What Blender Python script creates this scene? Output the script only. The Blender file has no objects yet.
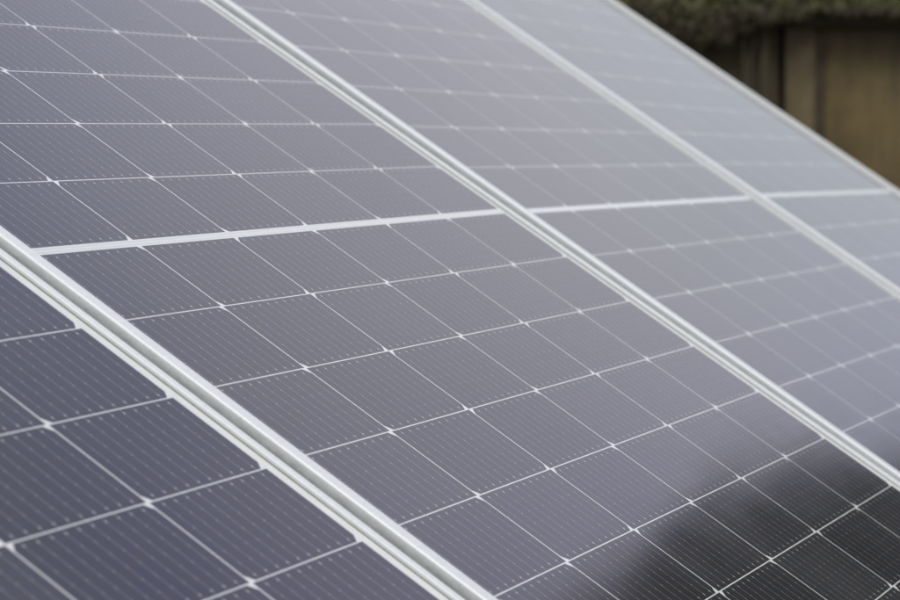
import bpy, bmesh, math, random
import numpy as np
from mathutils import Matrix, Vector, noise

random.seed(7)
scene = bpy.context.scene
COL = scene.collection

# ------------------------------------------------------------------ frame of reference
# The array plane: u along the row (level), v up the slope, n its normal. World Z is up.
TILT = math.radians(32.9837)
H0 = 1.12                                     # height of the array's centre line above the ground
PL = Matrix(((1, 0, 0), (0, math.cos(TILT), -math.sin(TILT)), (0, math.sin(TILT), math.cos(TILT)))).to_4x4()
PL.translation = Vector((0, 0, H0))

def rodrigues(w):
    w = Vector(w)
    return Matrix.Rotation(w.length, 3, w.normalized()) if w.length > 1e-9 else Matrix.Identity(3)

# ------------------------------------------------------------------ camera
RC = rodrigues((1.88994301, -0.735268105, 1.25462400))          # plane -> camera axes (x right, y down, z ahead)
TC = Vector((-0.136986485, -0.0712733833, 2.62794488))
cam_d = bpy.data.cameras.new('camera')
cam = bpy.data.objects.new('camera', cam_d); COL.objects.link(cam)
RT = RC.transposed()
pos = -(RT @ TC)
ax = Matrix((RC[0], -RC[1], -RC[2])).transposed()
M = ax.to_4x4(); M.translation = pos
cam.matrix_world = PL @ M
cam_d.sensor_width = 36.0
cam_d.lens = 2665.59 / 900 * 36
cam_d.clip_start = 0.05; cam_d.clip_end = 3000
cam_d.dof.use_dof = True
cam_d.dof.focus_distance = 2.36
cam_d.dof.aperture_fstop = 10.0
scene.camera = cam
CAMP = (PL @ M).translation.copy()

# ------------------------------------------------------------------ sky and sun
SUN_EL = math.radians(48); SUN_AZ = math.radians(205)            # azimuth from +X towards +Y: behind the camera
world = bpy.data.worlds.new('World'); scene.world = world; world.use_nodes = True
wn, wl = world.node_tree.nodes, world.node_tree.links
wn.clear()
wo = wn.new('ShaderNodeOutputWorld'); bg = wn.new('ShaderNodeBackground'); wl.new(bg.outputs[0], wo.inputs[0])
bg.inputs['Strength'].default_value = 0.10
sky = wn.new('ShaderNodeTexSky'); sky.sky_type = 'NISHITA'; sky.sun_disc = False
sky.sun_elevation = SUN_EL; sky.sun_rotation = math.pi/2 - SUN_AZ
sky.air_density = 1.3; sky.dust_density = 3.0
tc = wn.new('ShaderNodeTexCoord'); sp = wn.new('ShaderNodeSeparateXYZ'); wl.new(tc.outputs['Generated'], sp.inputs[0])
cr = wn.new('ShaderNodeValToRGB'); wl.new(sp.outputs['Z'], cr.inputs[0])      # thin high overcast by elevation (sine)
els = cr.color_ramp.elements
stops = [(0.0, (.84, .88, .94)), (0.20, (.83, .87, .96)), (0.27, (.965, .96, 1.05)), (0.34, (.97, .955, 1.10)), (0.40, (.97, .96, 1.15)), (0.455, (.84, .83, 1.07)), (0.50, (.57, .59, .94)), (0.75, (.95, .97, 1.0)), (1.0, (1.1, 1.1, 1.1))]
while len(els) < len(stops): els.new(0.5)
for e, (p, c) in zip(els, stops):
    e.position = p; e.color = (*c, 1)
nz = wn.new('ShaderNodeTexNoise'); nz.inputs['Scale'].default_value = 2.2; nz.inputs['Detail'].default_value = 4
wl.new(tc.outputs['Generated'], nz.inputs['Vector'])
mr = wn.new('ShaderNodeMapRange'); mr.inputs['From Min'].default_value = .3; mr.inputs['From Max'].default_value = .7
mr.inputs['To Min'].default_value = 8.6; mr.inputs['To Max'].default_value = 10.4
wl.new(nz.outputs['Fac'], mr.inputs['Value'])
vm = wn.new('ShaderNodeVectorMath'); vm.operation = 'SCALE'; wl.new(cr.outputs[0], vm.inputs[0]); wl.new(mr.outputs[0], vm.inputs['Scale'])
# the cloud sheet is a little more violet on the side left of the row's axis
mr2 = wn.new('ShaderNodeMapRange'); mr2.inputs['From Min'].default_value = .085; mr2.inputs['From Max'].default_value = -.01
wl.new(sp.outputs['Y'], mr2.inputs['Value'])
tint = wn.new('ShaderNodeMix'); tint.data_type = 'RGBA'; tint.inputs['A'].default_value = (1, 1, 1, 1); tint.inputs['B'].default_value = (.98, .945, 1.08, 1)
mr3 = wn.new('ShaderNodeMapRange'); mr3.inputs['From Min'].default_value = .55; mr3.inputs['From Max'].default_value = .85
wl.new(sp.outputs['X'], mr3.inputs['Value'])
mm = wn.new('ShaderNodeMath'); mm.operation = 'MULTIPLY'; wl.new(mr2.outputs[0], mm.inputs[0]); wl.new(mr3.outputs[0], mm.inputs[1])
wl.new(mm.outputs[0], tint.inputs['Factor'])
vt = wn.new('ShaderNodeVectorMath'); vt.operation = 'MULTIPLY'
wl.new(vm.outputs[0], vt.inputs[0]); wl.new(tint.outputs['Result'], vt.inputs[1]); vm = vt
mx = wn.new('ShaderNodeMix'); mx.data_type = 'RGBA'; mx.inputs['Factor'].default_value = 0.85
wl.new(sky.outputs[0], mx.inputs['A']); wl.new(vm.outputs[0], mx.inputs['B']); wl.new(mx.outputs['Result'], bg.inputs['Color'])

sun_d = bpy.data.lights.new('sun', 'SUN'); sun_d.energy = 1.2; sun_d.angle = math.radians(14); sun_d.color = (1, .96, .9)
sun = bpy.data.objects.new('sun', sun_d); COL.objects.link(sun)
sdir = Vector((math.cos(SUN_EL)*math.cos(SUN_AZ), math.cos(SUN_EL)*math.sin(SUN_AZ), math.sin(SUN_EL)))
sun.rotation_euler = sdir.to_track_quat('Z', 'Y').to_euler(); sun.location = sdir * 20

scene.view_settings.view_transform = 'Standard'; scene.view_settings.look = 'None'
scene.view_settings.exposure = 0.0; scene.view_settings.gamma = 1.0
scene.render.engine = 'CYCLES'
scene.render.resolution_x = 1024; scene.render.resolution_y = 683

# ------------------------------------------------------------------ helpers
def tag(o, label=None, cat=None, group=None, kind=None):
    if label: o['label'] = label
    if cat: o['category'] = cat
    if group: o['group'] = group
    if kind: o['kind'] = kind
    return o

def empty(name, mat=None, loc=None):
    o = bpy.data.objects.new(name, None); COL.objects.link(o); o.empty_display_size = .1
    if mat is not None: o.matrix_world = mat
    if loc is not None: o.location = loc
    return o

def mesh_obj(name, verts, faces, mat, parent=None, smooth=False):
    me = bpy.data.meshes.new(name); me.from_pydata([tuple(v) for v in verts], [], faces); me.update()
    me.materials.append(mat)
    if smooth: me.polygons.foreach_set('use_smooth', [True]*len(me.polygons))
    o = bpy.data.objects.new(name, me); COL.objects.link(o); o.parent = parent
    return o

def box(vs, fs, a, b, mat=None):
    i = len(vs)
    for z in (a[2], b[2]):
        for (x, y) in ((a[0], a[1]), (b[0], a[1]), (b[0], b[1]), (a[0], b[1])):
            p = Vector((x, y, z)); vs.append(mat @ p if mat else p)
    fs += [(i, i+3, i+2, i+1), (i+4, i+5, i+6, i+7), (i, i+1, i+5, i+4), (i+1, i+2, i+6, i+5), (i+2, i+3, i+7, i+6), (i+3, i, i+4, i+7)]

def bevel(o, w, seg=2):
    m = o.modifiers.new('bevel', 'BEVEL'); m.width = w; m.segments = seg; m.limit_method = 'ANGLE'; m.angle_limit = math.radians(35)

class NB:
    """tiny node-tree builder"""
    def __init__(s, name):
        s.m = bpy.data.materials.new(name); s.m.use_nodes = True
        s.n, s.l = s.m.node_tree.nodes, s.m.node_tree.links
        s.p = s.n['Principled BSDF']
    def math(s, op, a, b=None, c=None):
        n = s.n.new('ShaderNodeMath'); n.operation = op
        for i, v in enumerate((a, b, c)):
            if v is None: continue
            if isinstance(v, (int, float)): n.inputs[i].default_value = v
            else: s.l.new(v, n.inputs[i])
        return n.outputs[0]
    def coord(s, kind='Object'):
        return s.n.new('ShaderNodeTexCoord').outputs[kind]
    def noise(s, vec, scale, detail=3, rough=.5, stretch=None, dist=0):
        if stretch:
            mp = s.n.new('ShaderNodeMapping'); mp.inputs['Scale'].default_value = stretch
            s.l.new(vec, mp.inputs[0]); vec = mp.outputs[0]
        n = s.n.new('ShaderNodeTexNoise'); n.inputs['Scale'].default_value = scale
        n.inputs['Detail'].default_value = detail; n.inputs['Roughness'].default_value = rough
        n.inputs['Distortion'].default_value = dist
        s.l.new(vec, n.inputs['Vector']); return n.outputs['Fac']
    def ramp(s, fac, stops):
        r = s.n.new('ShaderNodeValToRGB'); e = r.color_ramp.elements
        while len(e) < len(stops): e.new(.5)
        for q, (p, c) in zip(e, stops): q.position = p; q.color = (*c, 1)
        s.l.new(fac, r.inputs[0]); return r.outputs[0]
    def mix(s, fac, a, b):
        n = s.n.new('ShaderNodeMix'); n.data_type = 'RGBA'
        for k, v in (('Factor', fac), ('A', a), ('B', b)):
            if isinstance(v, (int, float)): n.inputs[k].default_value = v
            elif isinstance(v, tuple): n.inputs[k].default_value = (*v, 1)
            else: s.l.new(v, n.inputs[k])
        return n.outputs['Result']
    def rng(s, v, a, b, c, d):
        n = s.n.new('ShaderNodeMapRange')
        for i, q in enumerate((a, b, c, d)): n.inputs[i+1].default_value = q
        s.l.new(v, n.inputs[0]); return n.outputs[0]
    def bump(s, h, strength, dist):
        b = s.n.new('ShaderNodeBump'); b.inputs['Strength'].default_value = strength; b.inputs['Distance'].default_value = dist
        s.l.new(h, b.inputs['Height']); s.l.new(b.outputs[0], s.p.inputs['Normal'])
    def set(s, **k):
        for a, v in k.items():
            i = s.p.inputs[a.replace('_', ' ')]
            if isinstance(v, tuple) and len(v) == 3: v = (*v, 1)
            if isinstance(v, (int, float, tuple)): i.default_value = v
            else: s.l.new(v, i)

# module layout (metres): pitch of cell columns and rows, half of the extra gap at the middle band
PU, PV, G = 0.184, 0.092, 0.0043
CU, CV = 0.1820, 0.0908
GLASS_IOR, GLASS_R = 1.42, 0.10

def glassy(b):
    """laminate under textured, AR coated front glass"""
    b.set(Specular_IOR_Level=0.0, Roughness=.5, Coat_Weight=1.0, Coat_IOR=GLASS_IOR, Coat_Roughness=GLASS_R)

def mat_cells():
    b = NB('monocrystalline_cell')
    oc = b.coord(); s = b.n.new('ShaderNodeSeparateXYZ'); b.l.new(oc, s.inputs[0])
    x, y = s.outputs[0], s.outputs[1]
    xf = b.math('FRACT', b.math('ADD', b.math('DIVIDE', x, PU), 3.0))
    xc = b.math('MULTIPLY', b.math('SUBTRACT', xf, .5), PU)
    BB = .0172
    dw = b.math('MULTIPLY', b.math('ABSOLUTE', b.math('SUBTRACT', b.math('FRACT', b.math('ADD', b.math('DIVIDE', xc, BB), 20.0)), .5)), BB)
    t = b.math('MULTIPLY', b.math('FRACT', b.math('DIVIDE', b.math('SUBTRACT', b.math('ABSOLUTE', y), G), PV)), PV)
    PP = .01355
    dp = b.math('MULTIPLY', b.math('ABSOLUTE', b.math('SUBTRACT', b.math('FRACT', b.math('ADD', b.math('DIVIDE', b.math('SUBTRACT', t, .0054), PP), 20.5)), .5)), PP)
    wire = b.math('LESS_THAN', dw, .00034)
    end = b.math('GREATER_THAN', b.math('ABSOLUTE', b.math('SUBTRACT', t, PV/2)), .036)
    px = b.math('ADD', .00042, b.math('MULTIPLY', end, .0003))
    py = b.math('ADD', .00055, b.math('MULTIPLY', end, .0005))
    pad = b.math('MULTIPLY', b.math('LESS_THAN', dw, px), b.math('LESS_THAN', dp, py))
    # per-cell tone and fine crystalline speckle
    ci = b.n.new('ShaderNodeCombineXYZ')
    b.l.new(b.math('FLOOR', b.math('ADD', b.math('DIVIDE', x, PU), 3.0)), ci.inputs[0])
    b.l.new(b.math('FLOOR', b.math('DIVIDE', y, PV)), ci.inputs[1])
    oi = b.n.new('ShaderNodeObjectInfo'); b.l.new(oi.outputs['Random'], ci.inputs[2])
    wnn = b.n.new('ShaderNodeTexWhiteNoise'); b.l.new(ci.outputs[0], wnn.inputs[0])
    tone = b.math('ADD', .82, b.math('MULTIPLY', wnn.outputs['Value'], .36))
    sp1 = b.noise(oc, 900, 2, .6)
    base = b.ramp(sp1, [(.3, (.022, .023, .024)), (.5, (.030, .031, .031)), (.72, (.046, .045, .044))])
    blot = b.noise(oc, 110, 3, .6)
    base = b.mix(b.rng(blot, .5, .68, 0, .55), base, (.018, .036, .058))
    base = b.mix(b.rng(blot, .48, .33, 0, .5), base, (.046, .034, .038))
    v = b.n.new('ShaderNodeVectorMath'); v.operation = 'SCALE'; b.l.new(base, v.inputs[0]); b.l.new(tone, v.inputs['Scale'])
    # dust settled on the glass, thicker in drifts and towards the lower edge of the module
    dust = b.math('ADD', b.rng(b.noise(oc, 3.2, 5, .6), .35, .75, .006, .028), b.rng(b.noise(oc, 260, 3, .7), .55, .8, 0, .03))
    c = b.mix(dust, v.outputs[0], (.55, .52, .46))
    c = b.mix(wire, c, (.22, .21, .205))
    c = b.mix(pad, c, (.52, .50, .46))
    b.set(Base_Color=c); glassy(b)
    b.set(Coat_Roughness=b.rng(b.noise(oc, 6, 4, .6), .3, .7, GLASS_R*.8, GLASS_R*1.3))
    return b.m

def mat_back():
    b = NB('white_backsheet'); oc = b.coord()
    b.set(Base_Color=b.ramp(b.noise(oc, 60, 3), [(.3, (.66, .68, .63)), (.7, (.71, .73, .68))])); glassy(b)
    return b.m

def mat_ribbon():
    b = NB('bus_ribbon'); oc = b.coord()
    b.set(Base_Color=b.ramp(b.noise(oc, 30, 3, .6, (1, 30, 1)), [(.3, (.60, .62, .585)), (.7, (.67, .69, .655))]), Metallic=.2); glassy(b)
    return b.m

def mat_alu(name='anodised_aluminium', axis=(2, 60, 60), base=(.75, .775, .755)):
    b = NB(name); oc = b.coord()
    br = b.noise(oc, 18, 4, .6, axis)
    sp = b.noise(oc, 420, 3, .7)
    dirt = b.rng(b.noise(oc, 35, 4, .7), .55, .75, 0, .35)
    c = b.ramp(br, [(.3, tuple(k*.94 for k in base)), (.7, tuple(min(1, k*1.05) for k in base))])
    c = b.mix(b.rng(sp, .56, .74, 0, .35), c, (.40, .39, .36))
    # mottled grey, darker towards the bottom, on the outward wall of the left rail
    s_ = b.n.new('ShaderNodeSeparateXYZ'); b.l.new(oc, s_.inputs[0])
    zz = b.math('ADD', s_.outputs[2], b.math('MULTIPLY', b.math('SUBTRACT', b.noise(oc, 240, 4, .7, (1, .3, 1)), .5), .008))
    low_dark = b.math('MULTIPLY', b.rng(zz, -.0035, .0045, 1, 0), b.math('LESS_THAN', s_.outputs[0], -.5766))
    c = b.mix(b.math('MULTIPLY', low_dark, .72), c, (.13, .135, .12))
    b.set(Base_Color=c, Metallic=.25, Roughness=b.rng(br, .3, .7, .46, .58))
    b.bump(sp, .12, .0004)
    return b.m

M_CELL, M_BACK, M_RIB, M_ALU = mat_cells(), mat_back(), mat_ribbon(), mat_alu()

def mat_plain(name, stops, scale, rough=.85, metal=0, bump=0, bd=.01, detail=5, stretch=None):
    b = NB(name); oc = b.coord(); f = b.noise(oc, scale, detail, .6, stretch)
    b.set(Base_Color=b.ramp(f, stops), Roughness=rough, Metallic=metal)
    if bump: b.bump(f, bump, bd)
    return b.m

# ------------------------------------------------------------------ setting: ground
def ground_mat():
    b = NB('dry_ground'); oc = b.coord()
    a = b.ramp(b.noise(oc, .35, 6, .6), [(.35, (.11, .085, .055)), (.5, (.15, .12, .08)), (.68, (.07, .085, .03))])
    c = b.mix(b.rng(b.noise(oc, 22, 5, .7), .45, .7, 0, .5), a, (.22, .19, .15))
    b.set(Base_Color=c, Roughness=.95); b.bump(b.noise(oc, 9, 6, .7), .5, .04)
    return b.m
N = 60; S = 1500.0
gv = []; gf = []
for i in range(N+1):
    for j in range(N+1):
        a, c = (i/N*2-1), (j/N*2-1)
        x, y = math.copysign(abs(a)**3, a)*S, math.copysign(abs(c)**3, c)*S
        d = math.hypot(x, y)
        gv.append((x, y, (noise.noise(Vector((x*.2, y*.2, 0)))*.05 if d > 5 else 0)))
for i in range(N):
    for j in range(N):
        k = i*(N+1)+j; gf.append((k, k+N+1, k+N+2, k+1))
tag(mesh_obj('ground', gv, gf, ground_mat(), smooth=True), kind='structure')

# ------------------------------------------------------------------ solar panels
HU, HV = 0.577, 1.136           # half width and half length of a module
LIP = 0.0158                      # width of the frame's top lip
TOP_IN, TOP_OUT, DEPTH = 0.0022, 0.0034, 0.032

M_SEAL = mat_plain('grey_sealant', [(.3, (.13, .13, .12)), (.7, (.20, .20, .19))], 50, .8)

def make_panel():
    root = empty('solar_panel')
    # backsheet seen between the cells and along the margins
    vs, fs = [], []
    box(vs, fs, (-HU+.003, -HV+.003, -.006), (HU-.003, HV-.003, -.00005)); mesh_obj('backsheet', vs, fs, M_BACK, root)
    # cells: two blocks of 6 x 12 half-cut cells, each cell an outline with two cropped corners
    ch = .0070
    for sgn in (1, -1):
        vs, fs = [], []
        for j in range(6):
            for r in range(12):
                cx = (j - 2.5)*PU; cy = G + (r + .5)*PV
                a, h = CU/2, CV/2
                near = (j % 2 == 0)           # cropped corners towards the middle band or away from it
                s_ = -1 if near else 1
                pts = [(-a, -s_*h), (a, -s_*h), (a, s_*(h-ch)), (a-ch, s_*h), (-a+ch, s_*h), (-a, s_*(h-ch))]
                pts = [(cx+px, sgn*(cy+py)) for px, py in pts]
                area = sum(pts[k][0]*pts[(k+1) % 6][1]-pts[(k+1) % 6][0]*pts[k][1] for k in range(6))
                if area < 0: pts.reverse()
                i = len(vs); vs += [Vector((p[0], p[1], 0)) for p in pts]; fs.append(tuple(range(i, i+6)))
        mesh_obj('cell_block', vs, fs, M_CELL, root)
    # interconnect ribbons in the middle band
    for yy in (.0021, -.0021):
        vs, fs = [], []
        box(vs, fs, (-.549, yy-.0011, -.0004), (.549, yy+.0011, -.00002)); mesh_obj('bus_ribbon', vs, fs, M_RIB, root)
    # frame: four mitred rails; the left one stands prouder of the glass than the others
    def profile(lip, t):
        return [(0, -DEPTH), (0, t-.0021), (.0002, t-.0013), (.0007, t-.0006), (.0014, t-.0002), (.0022, t), (lip-.0007, t-.0002), (lip, t-.0008), (lip, -.00002),
                (.0020, -.0065), (.0020, -DEPTH+.002), (.028, -DEPTH+.002), (.028, -DEPTH)]
    def rail(p0, p1, inward, lip, t):
        prof = profile(lip, t)
        d = (p1-p0).normalized(); vs = []; fs = []
        n = len(prof)
        for end in (0, 1):
            for (a, z) in prof:
                base = p0 if end == 0 else p1
                vs.append(base + inward*a + d*(a if end == 0 else -a) + Vector((0, 0, z)))
        for k in range(n):
            fs.append((k, (k+1) % n, (k+1) % n + n, k+n))
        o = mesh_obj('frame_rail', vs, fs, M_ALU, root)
        bm = bmesh.new(); bm.from_mesh(o.data); bmesh.ops.recalc_face_normals(bm, faces=bm.faces)
        bm.to_mesh(o.data); bm.free()
        return o
    HR = HU-.0018
    c = [Vector((-HU, -HV, 0)), Vector((HR, -HV, 0)), Vector((HR, HV, 0)), Vector((-HU, HV, 0))]
    rail(c[0], c[3], Vector((1, 0, 0)), .0168, .0074); rail(c[1], c[2], Vector((-1, 0, 0)), .0105, .0036)
    rail(c[0], c[1], Vector((0, 1, 0)), .0110, .0034); rail(c[3], c[2], Vector((0, -1, 0)), .0110, .0034)
    # grey sealant between glass and frame
    vs, fs = [], []
    a = HU-.0123; q = HU-.0168
    box(vs, fs, (a-.0014, -HV+.0125, 0), (a-.0001, HV-.0125, .0004))
    box(vs, fs, (-q+.0001, -HV+.0125, 0), (-q+.0014, HV-.0125, .0004))
    box(vs, fs, (-q+.0016, -HV+.0111, 0), (a-.0016, -HV+.0124, .0004))
    box(vs, fs, (-q+.0016, HV-.0124, 0), (a-.0016, HV-.0111, .0004))
    mesh_obj('sealant', vs, fs, M_SEAL, root)
    # cable box under the middle of the module
    vs, fs = [], []
    box(vs, fs, (-.05, -.04, -.028), (.05, .04, -.0062))
    jb = mesh_obj('junction_box', vs, fs, mat_plain('black_plastic', [(.3, (.015,)*3), (.7, (.025,)*3)], 40, .5), root); bevel(jb, .003)
    return root

def copy_tree(o, parent=None):
    c = o.copy(); COL.objects.link(c); c.parent = parent
    for k in list(o.children): copy_tree(k, c)
    return c

proto = make_panel()
END_CAP = 0.0082                  # the last module of the row carries a prouder outer rail
POSES = [  # offset along the row, small rotation and shift of each module as mounted
    ('nearest solar panel, dark blue-grey cells largest and softly blurred at the lower left corner', -1.17,
     (-.00176255995, -.0163095053, -.00761726022), (.00217965789, .00187746717, -.00861864952)),
    ('sharpest solar panel, filling the middle, with a dark reflection in its lower right cells', 0.0,
     (0, 0, 0), (0, 0, 0)),
    ('out-of-focus grey solar panel right behind the sharp middle one and before the far pale one', 1.17,
     (.00284236, .01113838, -.00125993), (.01418778, -.00061459, -.00938835)),
    ('farthest pale blue-grey solar panel, most blurred, its outer frame against the brown wall', 2.34,
     (.00244794, .01749014, -.00186112), (.01739981, .00281673, -.02678226)),
]
for i, (lab, off, w, t) in enumerate(POSES):
    o = proto if i == 0 else copy_tree(proto)
    m = rodrigues(w).to_4x4(); m.translation = Vector((off, 0, 0)) + Vector(t)
    o.matrix_world = PL @ m
    if i == 3:
        r_ = [c for c in o.children if c.name.startswith('frame_rail') and sum(v.co.x for v in c.data.vertices) > 10][0]
        r_.data = r_.data.copy()
        for v in r_.data.vertices:
            if v.co.z > .0005: v.co.z += END_CAP - .0036
    tag(o, lab, 'solar panel', 'solar panels mounted side by side in one sloping row')

# ------------------------------------------------------------------ rack that carries them
M_GALV = mat_plain('galvanised_steel', [(.3, (.32, .33, .34)), (.7, (.46, .47, .48))], 14, .5, .7)
rack = empty('mounting_rack', loc=(0, 0, 0))
tag(rack, 'galvanised steel rack under the row of solar panels', 'rack')
for vv in (-.62, .62):
    vs, fs = [], []
    box(vs, fs, (-1.95, vv-.02, -.118), (3.1, vv+.02, -.078), PL); mesh_obj('purlin', vs, fs, M_GALV, rack)
for uu in (-1.4, .6, 2.6):
    vs, fs = [], []
    box(vs, fs, (uu-.025, -.95, -.168), (uu+.025, .95, -.1185), PL); mesh_obj('rafter', vs, fs, M_GALV, rack)
    for vv in (-.78, .78):
        p = PL @ Vector((uu, vv, -.169)); vs, fs = [], []
        box(vs, fs, (p.x-.03, p.y-.03, -.05), (p.x+.03, p.y+.03, p.z+.01)); mesh_obj('post', vs, fs, M_GALV, rack)

# ------------------------------------------------------------------ old wall behind
def cam_ray(px, py):
    """direction in the world of a pixel of the photograph (900 x 600)"""
    f = 2665.59
    d = RT @ Vector(((px-450)/f, (py-300)/f, 1))
    return (PL.to_3x3() @ d).normalized()
def hit_wall(px, py, P0, nrm):
    d = cam_ray(px, py); return CAMP + d * ((P0-CAMP).dot(nrm)/d.dot(nrm))
WD = 10.5
fw = cam_ray(790, 126); fw.z = 0; fw.normalize()
WA = math.atan2(fw.y, fw.x)
P0 = CAMP + fw*WD
yaw = WA + math.radians(8)                                        # slightly turned: its far end runs off to the right
nrm = Vector((math.cos(yaw), math.sin(yaw), 0)); tx = Vector((math.sin(yaw), -math.cos(yaw), 0))  # tx: to the right
wall_m = Matrix((tx, nrm, Vector((0, 0, 1)))).transposed().to_4x4(); wall_m.translation = Vector((P0.x, P0.y, 0))
def wx(px): return (hit_wall(px, 100, P0, nrm)-P0).dot(tx)
WT = hit_wall(840, 27, P0, nrm).z                                 # underside of the coping
print('wall top', WT, 'wx', wx(650), wx(780), wx(900))

def wall_mat(name='weathered_render', pale=0):
    b = NB(name); oc = b.coord()
    big = b.noise(oc, 1.6, 6, .62)
    c = b.ramp(big, [(.28, (.058, .043, .016)), (.42, (.100, .073, .029)), (.55, (.150, .112, .047)), (.7, (.088, .075, .037))])
    streak = b.noise(oc, 3.4, 5, .65, (1.7, 1, .35))
    if pale: c = b.mix(pale, c, (.24, .19, .11))
    c = b.mix(b.rng(streak, .44, .62, 0, .8), c, (.050, .042, .024))
    c = b.mix(b.rng(b.noise(oc, 2.5, 5, .6, (1.8, 1, .5)), .55, .68, 0, .6), c, (.20, .165, .095))
    c = b.mix(b.rng(b.noise(oc, 40, 4, .7), .5, .75, 0, .35), c, (.05, .045, .03))
    s_ = b.n.new('ShaderNodeSeparateXYZ'); b.l.new(oc, s_.inputs[0])
    # old damp stain on the left stretch, runs of dirt below the coping
    left = b.rng(b.math('ADD', s_.outputs[0], b.math('MULTIPLY', b.noise(oc, 2.2, 4, .6, (2, 1, .5)), .5)), STX+.14, STX+.40, .78, 0)
    c = b.mix(left, c, (.040, .034, .018))
    run = b.noise(oc, 7, 4, .65, (2.2, 1, .12))
    top = b.rng(b.math('ADD', s_.outputs[2], b.math('MULTIPLY', run, .35)), STZ-.10, STZ+.16, 0, .85)
    c = b.mix(top, c, (.035, .030, .018))
    b.set(Base_Color=c, Roughness=.95); b.bump(b.noise(oc, 14, 6, .7), .5, .02)
    return b.m
STX, STZ = wx(781), WT
M_WALL = wall_mat()
M_PIER = wall_mat('pale_patched_render', .45)
M_COPE = mat_plain('mossy_coping', [(.3, (.020, .018, .012)), (.5, (.035, .032, .020)), (.7, (.030, .040, .014))], 6, .95, 0, .6, .03)
M_CRACK = mat_plain('black_mould', [(.3, (.018, .015, .009)), (.7, (.040, .033, .020))], 5, .95, 0, .4, .02)
M_STAIN = mat_plain('stained_mortar', [(.3, (.030, .025, .015)), (.7, (.085, .068, .040))], 5, .95, 0, .4, .02)
wall = empty('garden_wall', wall_m)
tag(wall, 'old brown rendered wall with dark vertical cracks and a mossy top behind the panels', 'wall')
x0, xc1, xc2, x3 = wx(560), wx(781), wx(820), wx(1100)
segs = [(-2.6, xc1-.013, 0), (xc1+.013, xc2-.026, -.03), (xc2+.026, x3+2.4, .0)]
def rough_box(vs, fs, a, b, nx, nzn, amp, seed):
    i0 = len(vs)
    for fy, yy in ((0, a[1]), (1, b[1])):
        for i in range(nx+1):
            for k in range(nzn+1):
                x = a[0]+(b[0]-a[0])*i/nx; z = a[2]+(b[2]-a[2])*k/nzn
                q = Vector((x*1.9, z*1.9, seed+fy*9))
                vs.append(Vector((x, yy + noise.noise(q)*amp + noise.noise(q*4)*amp*.4, z + (noise.noise(q*1.7)*amp if k == nzn else 0))))
    st = (nx+1)*(nzn+1)
    for i in range(nx):
        for k in range(nzn):
            p = i0+i*(nzn+1)+k
            fs.append((p, p+nzn+1, p+nzn+2, p+1)); fs.append((p+st, p+st+1, p+st+nzn+2, p+st+nzn+1))
    for i in range(nx):
        p = i0+i*(nzn+1); fs.append((p, p+st, p+st+nzn+1, p+nzn+1)); p += nzn; fs.append((p, p+nzn+1, p+st+nzn+1, p+st))
    for k in range(nzn):
        p = i0+k; fs.append((p, p+1, p+st+1, p+st)); p += nx*(nzn+1); fs.append((p, p+st, p+st+1, p+1))
for n_, (a, c_, dy) in enumerate(segs):
    vs, fs = [], []
    rough_box(vs, fs, (a, dy, -.1), (c_, dy+.24, WT), 30, 18, .018, n_*3.1)
    mesh_obj('wall_section', vs, fs, M_PIER if n_ == 1 else M_WALL, wall, smooth=False)
for a, c_, m_ in ((xc1-.013, xc1+.013, M_CRACK), (xc2-.026, xc2+.026, M_STAIN)):
    vs, fs = [], []
    rough_box(vs, fs, (a-.01, .012 if a > xc1+.05 else .06, -.1), (c_+.01, .2, WT-.01), 2, 14, .02, a)
    mesh_obj('joint', vs, fs, m_, wall)
vs, fs = [], []
rough_box(vs, fs, (-2.8, -.07, WT+.003), (x3+2.5, .30, WT+.062), 90, 3, .016, 5.5)
mesh_obj('coping', vs, fs, M_COPE, wall)

# ------------------------------------------------------------------ vegetation
def leaf_mat(name, stops, rough=.6):
    b = NB(name); oc = b.coord()
    n1 = b.noise(oc, 7, 4, .7)
    b.set(Base_Color=b.ramp(n1, stops), Roughness=rough)
    return b.m
M_DRY = leaf_mat('dry_creeper', [(.3, (.034, .028, .014)), (.5, (.065, .054, .028)), (.62, (.062, .062, .022)), (.75, (.13, .105, .065))], .8)
M_GREEN = leaf_mat('bush_leaf', [(.3, (.040, .036, .014)), (.46, (.075, .080, .022)), (.6, (.16, .145, .045)), (.72, (.24, .19, .11))], .7)
M_DARK = leaf_mat('dark_tree_leaf', [(.3, (.012, .018, .007)), (.7, (.035, .045, .015))], .6)
M_BARK = mat_plain('bark', [(.3, (.035, .028, .02)), (.7, (.09, .075, .055))], 12, .95, 0, .6, .02, 5, (1, 1, .25))

def leaves(name, centre_fn, n, size, mat, parent, rng):
    P = np.empty((n*4, 3))
    for i in range(n):
        c = centre_fn(rng)
        d = Vector((rng.gauss(0, 1), rng.gauss(0, 1), rng.gauss(0, 1))).normalized()
        e = d.orthogonal().normalized(); e.rotate(Matrix.Rotation(rng.random()*6.28, 3, d))
        f = d.cross(e); s = size*(.6+.8*rng.random())
        for k, (a, b_) in enumerate(((-1, 0), (0, -.45), (1, 0), (0, .45))):
            P[i*4+k] = c + e*a*s + f*b_*s
    me = bpy.data.meshes.new(name)
    me.from_pydata(P.tolist(), [], [tuple(range(i*4, i*4+4)) for i in range(n)]); me.update(); me.materials.append(mat)
    o = bpy.data.objects.new(name, me); COL.objects.link(o); o.parent = parent
    return o

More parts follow.
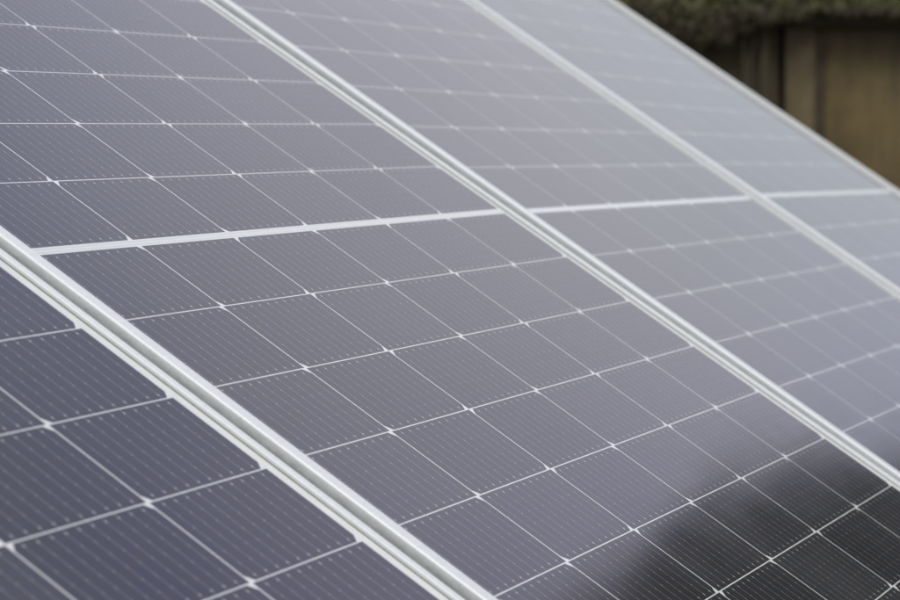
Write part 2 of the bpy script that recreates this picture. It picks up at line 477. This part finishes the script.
def tube(vs, fs, pts, radii, n=7):
    i0 = len(vs)
    for k, (p, r) in enumerate(zip(pts, radii)):
        d = (pts[min(k+1, len(pts)-1)]-pts[max(k-1, 0)]).normalized()
        a = d.orthogonal().normalized(); b_ = d.cross(a)
        for j in range(n):
            t = j/n*2*math.pi; vs.append(p + a*math.cos(t)*r + b_*math.sin(t)*r)
    for k in range(len(pts)-1):
        for j in range(n):
            q = i0+k*n; fs.append((q+j, q+(j+1) % n, q+n+(j+1) % n, q+n+j))

def bush(name, base, blobs, nleaf, size, mat, label, cat, group=None, seed=1, stems=6):
    rng = random.Random(seed)
    root = empty(name, loc=base); tag(root, label, cat, group)
    vols = [r[1][0]*r[1][1]*r[1][2] for r in blobs]
    def cf(rg):
        c, r = rg.choices(blobs, vols)[0]
        d = Vector((rg.gauss(0, 1), rg.gauss(0, 1), rg.gauss(0, 1))).normalized()*(rg.random()**.45)
        p = Vector((c[0]+d.x*r[0], c[1]+d.y*r[1], c[2]+d.z*r[2]))
        return p + Vector((noise.noise(p*3), noise.noise(p*3+Vector((9, 0, 0))), noise.noise(p*3+Vector((0, 9, 0)))))*.18*max(r)
    leaves('foliage', cf, nleaf, size, mat, root, rng)
    vs, fs = [], []
    for k in range(stems):
        c, r = blobs[k % len(blobs)]
        tip = Vector(c)+Vector((rng.uniform(-.6, .6)*r[0], rng.uniform(-.6, .6)*r[1], rng.uniform(0, .7)*r[2]))
        st = Vector((rng.uniform(-.1, .1), rng.uniform(-.1, .1), -.05))
        mid = st.lerp(tip, .5)+Vector((rng.uniform(-.1, .1), rng.uniform(-.1, .1), .05))
        h = tip.z
        tube(vs, fs, [st, mid, tip], [.02*h+.01, .012*h+.006, .004])
    mesh_obj('stem', vs, fs, M_BARK, root)
    return root

def wl_(x, y, z=0):                     # wall-local to world
    return wall_m @ Vector((x, y, z))
# dry creeper hanging over the wall's left part
bl = []
rg = random.Random(4)
ca = wx(745)
for px, top, low, dens in ((610, 0, 60, 1), (640, 2, 55, 1), (668, 0, 62, 1), (690, 4, 55, 1), (712, 8, 50, 1), (735, 6, 38, 1), (757, 9, 30, .6), (785, 12, 24, .3), (815, 9, 17, .3), (838, 11, 20, .3), (866, 8, 18, .3), (890, 10, 21, .3), (912, 9, 18, .3)):
    zt = hit_wall(px, top, P0, nrm).z; zl = hit_wall(px, low, P0, nrm).z
    bl.append(((wx(px)-ca, -.10, (zt+zl)/2), (.09, .07, (zt-zl)/2)))
cre = bush('creeper', wl_(ca, 0, 0), bl, 16000, .014, M_DRY, 'tangled dark dry creeper hanging over the left top of the brown wall', 'creeper', seed=3, stems=0)
cre.rotation_euler = (0, 0, yaw - math.pi/2)
# stems of the creeper climb the wall from the ground
old = [c for c in cre.children if c.name.startswith('stem')][0]
bpy.data.objects.remove(old)
vs, fs = [], []
for k in range(22):
    px = rg.uniform(610, 775); xx = wx(px)-ca; b0 = xx+rg.uniform(-.15, .15)
    pts = [Vector((b0+(xx-b0)*t+math.sin(t*7+k)*.02, -.035-rg.random()*.03, t*WT)) for t in [q/7 for q in range(8)]] + [Vector((xx, .05, WT+.08))]
    tube(vs, fs, pts, [.012-.0008*q for q in range(9)], 5)
mesh_obj('stem', vs, fs, M_DRY, cre)

# bushes and small trees behind the wall
specs = [(640, 1.2, .55, 'olive bush with yellowing leaves right of the far panel corner, behind the wall creeper'),
         (700, 2.2, .65, 'bush with pale dry twigs behind the middle of the wall creeper'),
         (775, 1.4, .60, 'green bush above the crack in the brown wall'),
         (850, 1.8, .62, 'green bush above the widest bare stretch of brown wall'),
         (915, 1.3, .60, 'green bush at the right edge above the brown wall')]
for k, (px, dy, rad, lab) in enumerate(specs):
    p = wl_(wx(px)*(1+dy/WD), dy)
    blobs = [((rg.uniform(-.3, .3), rg.uniform(-.2, .2), .45+q*.42), (rad*(1-.1*q), rad*.8, .42)) for q in range(4)]
    bush('bush', (p.x, p.y, 0), blobs, 5200, .034, M_GREEN, lab, 'bush', 'bushes growing behind the brown wall', seed=20+k)
# a farther row of trees closes the view above the bushes; low enough to stay out of the panels' reflections
# (they reflect only what stands more than ten degrees above the horizon)
def tree(base, h, rad, label, mat, seed, n=9000, size=.10, group=None):
    rng = random.Random(seed)
    root = empty('tree', loc=base); tag(root, label, 'tree', group)
    vs, fs = [], []
    top = Vector((0, 0, h*.72))
    tube(vs, fs, [Vector((0, 0, -.1)), Vector((.05, 0, h*.25)), Vector((-.05, .05, h*.5)), top], [h*.03, h*.022, h*.016, h*.008], 9)
    blobs = []
    for k in range(16):
        an = k*2.4+rng.random(); zz = h*(.30+.55*rng.random()); rr = rad*(.25+.5*rng.random())
        c = Vector((math.cos(an)*rr, math.sin(an)*rr, zz)); r = rad*rng.uniform(.34, .5)
        blobs.append((c, (r, r, r*.8)))
        s = Vector((0, 0, h*(.2+.3*rng.random())))
        tube(vs, fs, [s, s.lerp(c, .5)+Vector((0, 0, .1)), c], [h*.011, h*.007, h*.003], 6)
    blobs.append((Vector((0, 0, h*.62)), (rad*.6, rad*.6, h*.3)))
    mesh_obj('trunk', vs, fs, M_BARK, root)
    def cf(rg_):
        c, r = rg_.choice(blobs)
        d = Vector((rg_.gauss(0, 1), rg_.gauss(0, 1), rg_.gauss(0, 1))).normalized()*(rg_.random()**.4)
        return Vector((c[0]+d.x*r[0], c[1]+d.y*r[1], c[2]+d.z*r[2]))
    leaves('crown', cf, n, size, mat, root, rng)
    return root
for k, (px, d, h, lab) in enumerate(((600, 20, 2.9, 'leftmost tree of the far green row, hidden low behind the panels'),
                                     (690, 22, 3.0, 'far tree whose crown shows between creeper and sky-side frame edge'),
                                     (780, 21, 2.8, 'far tree above the wall crack, behind the nearer bushes'),
                                     (860, 23, 3.1, 'far tree over the bare part of the wall, behind the nearer bushes'),
                                     (950, 21, 2.9, 'far tree just off the right edge beyond the wall'))):
    dd = cam_ray(px, 126); dd.z = 0; dd.normalize(); p = CAMP + dd*d
    tree((p.x, p.y, 0), h, 1.5, lab, M_GREEN, 50+k, 6000, .07, 'far trees beyond the wall')
# the broad dark tree beyond the right end of the row: it is what the lower right cells mirror
az = math.radians(-10.8); D = 26.0
p = CAMP + Vector((math.cos(az), math.sin(az), 0))*D
root = empty('tree', loc=(p.x, p.y, 0))
tag(root, 'broad dark tree mirrored as the dark patch in the lower right cells', 'tree')
rng = random.Random(91)
vs, fs = [], []
tube(vs, fs, [Vector((0, 0, -.1)), Vector((.1, 0, 2)), Vector((-.1, .1, 5)), Vector((0, 0, 9))], [.38, .3, .22, .08], 10)
for k in range(12):
    an = k*2.4; c = Vector((math.cos(an)*3.2, math.sin(an)*3.2, 4.5+(k % 5)*1.3)); q = Vector((0, 0, 2+k*.35))
    tube(vs, fs, [q, q.lerp(c, .5)+Vector((0, 0, .3)), c], [.14, .09, .03], 6)
mesh_obj('trunk', vs, fs, M_BARK, root)
def crown_pt(rg_):
    d = Vector((rg_.gauss(0, 1), rg_.gauss(0, 1), rg_.gauss(0, 1))).normalized()
    k = (rg_.random()**.4)*(1+.03*noise.noise(d*2.6+Vector((3, 1, 2))))
    return Vector((d.x*5.1*k, d.y*5.1*k, 7.35+d.z*5.8*k))
leaves('crown', crown_pt, 34000, .26, M_DARK, root, rng)
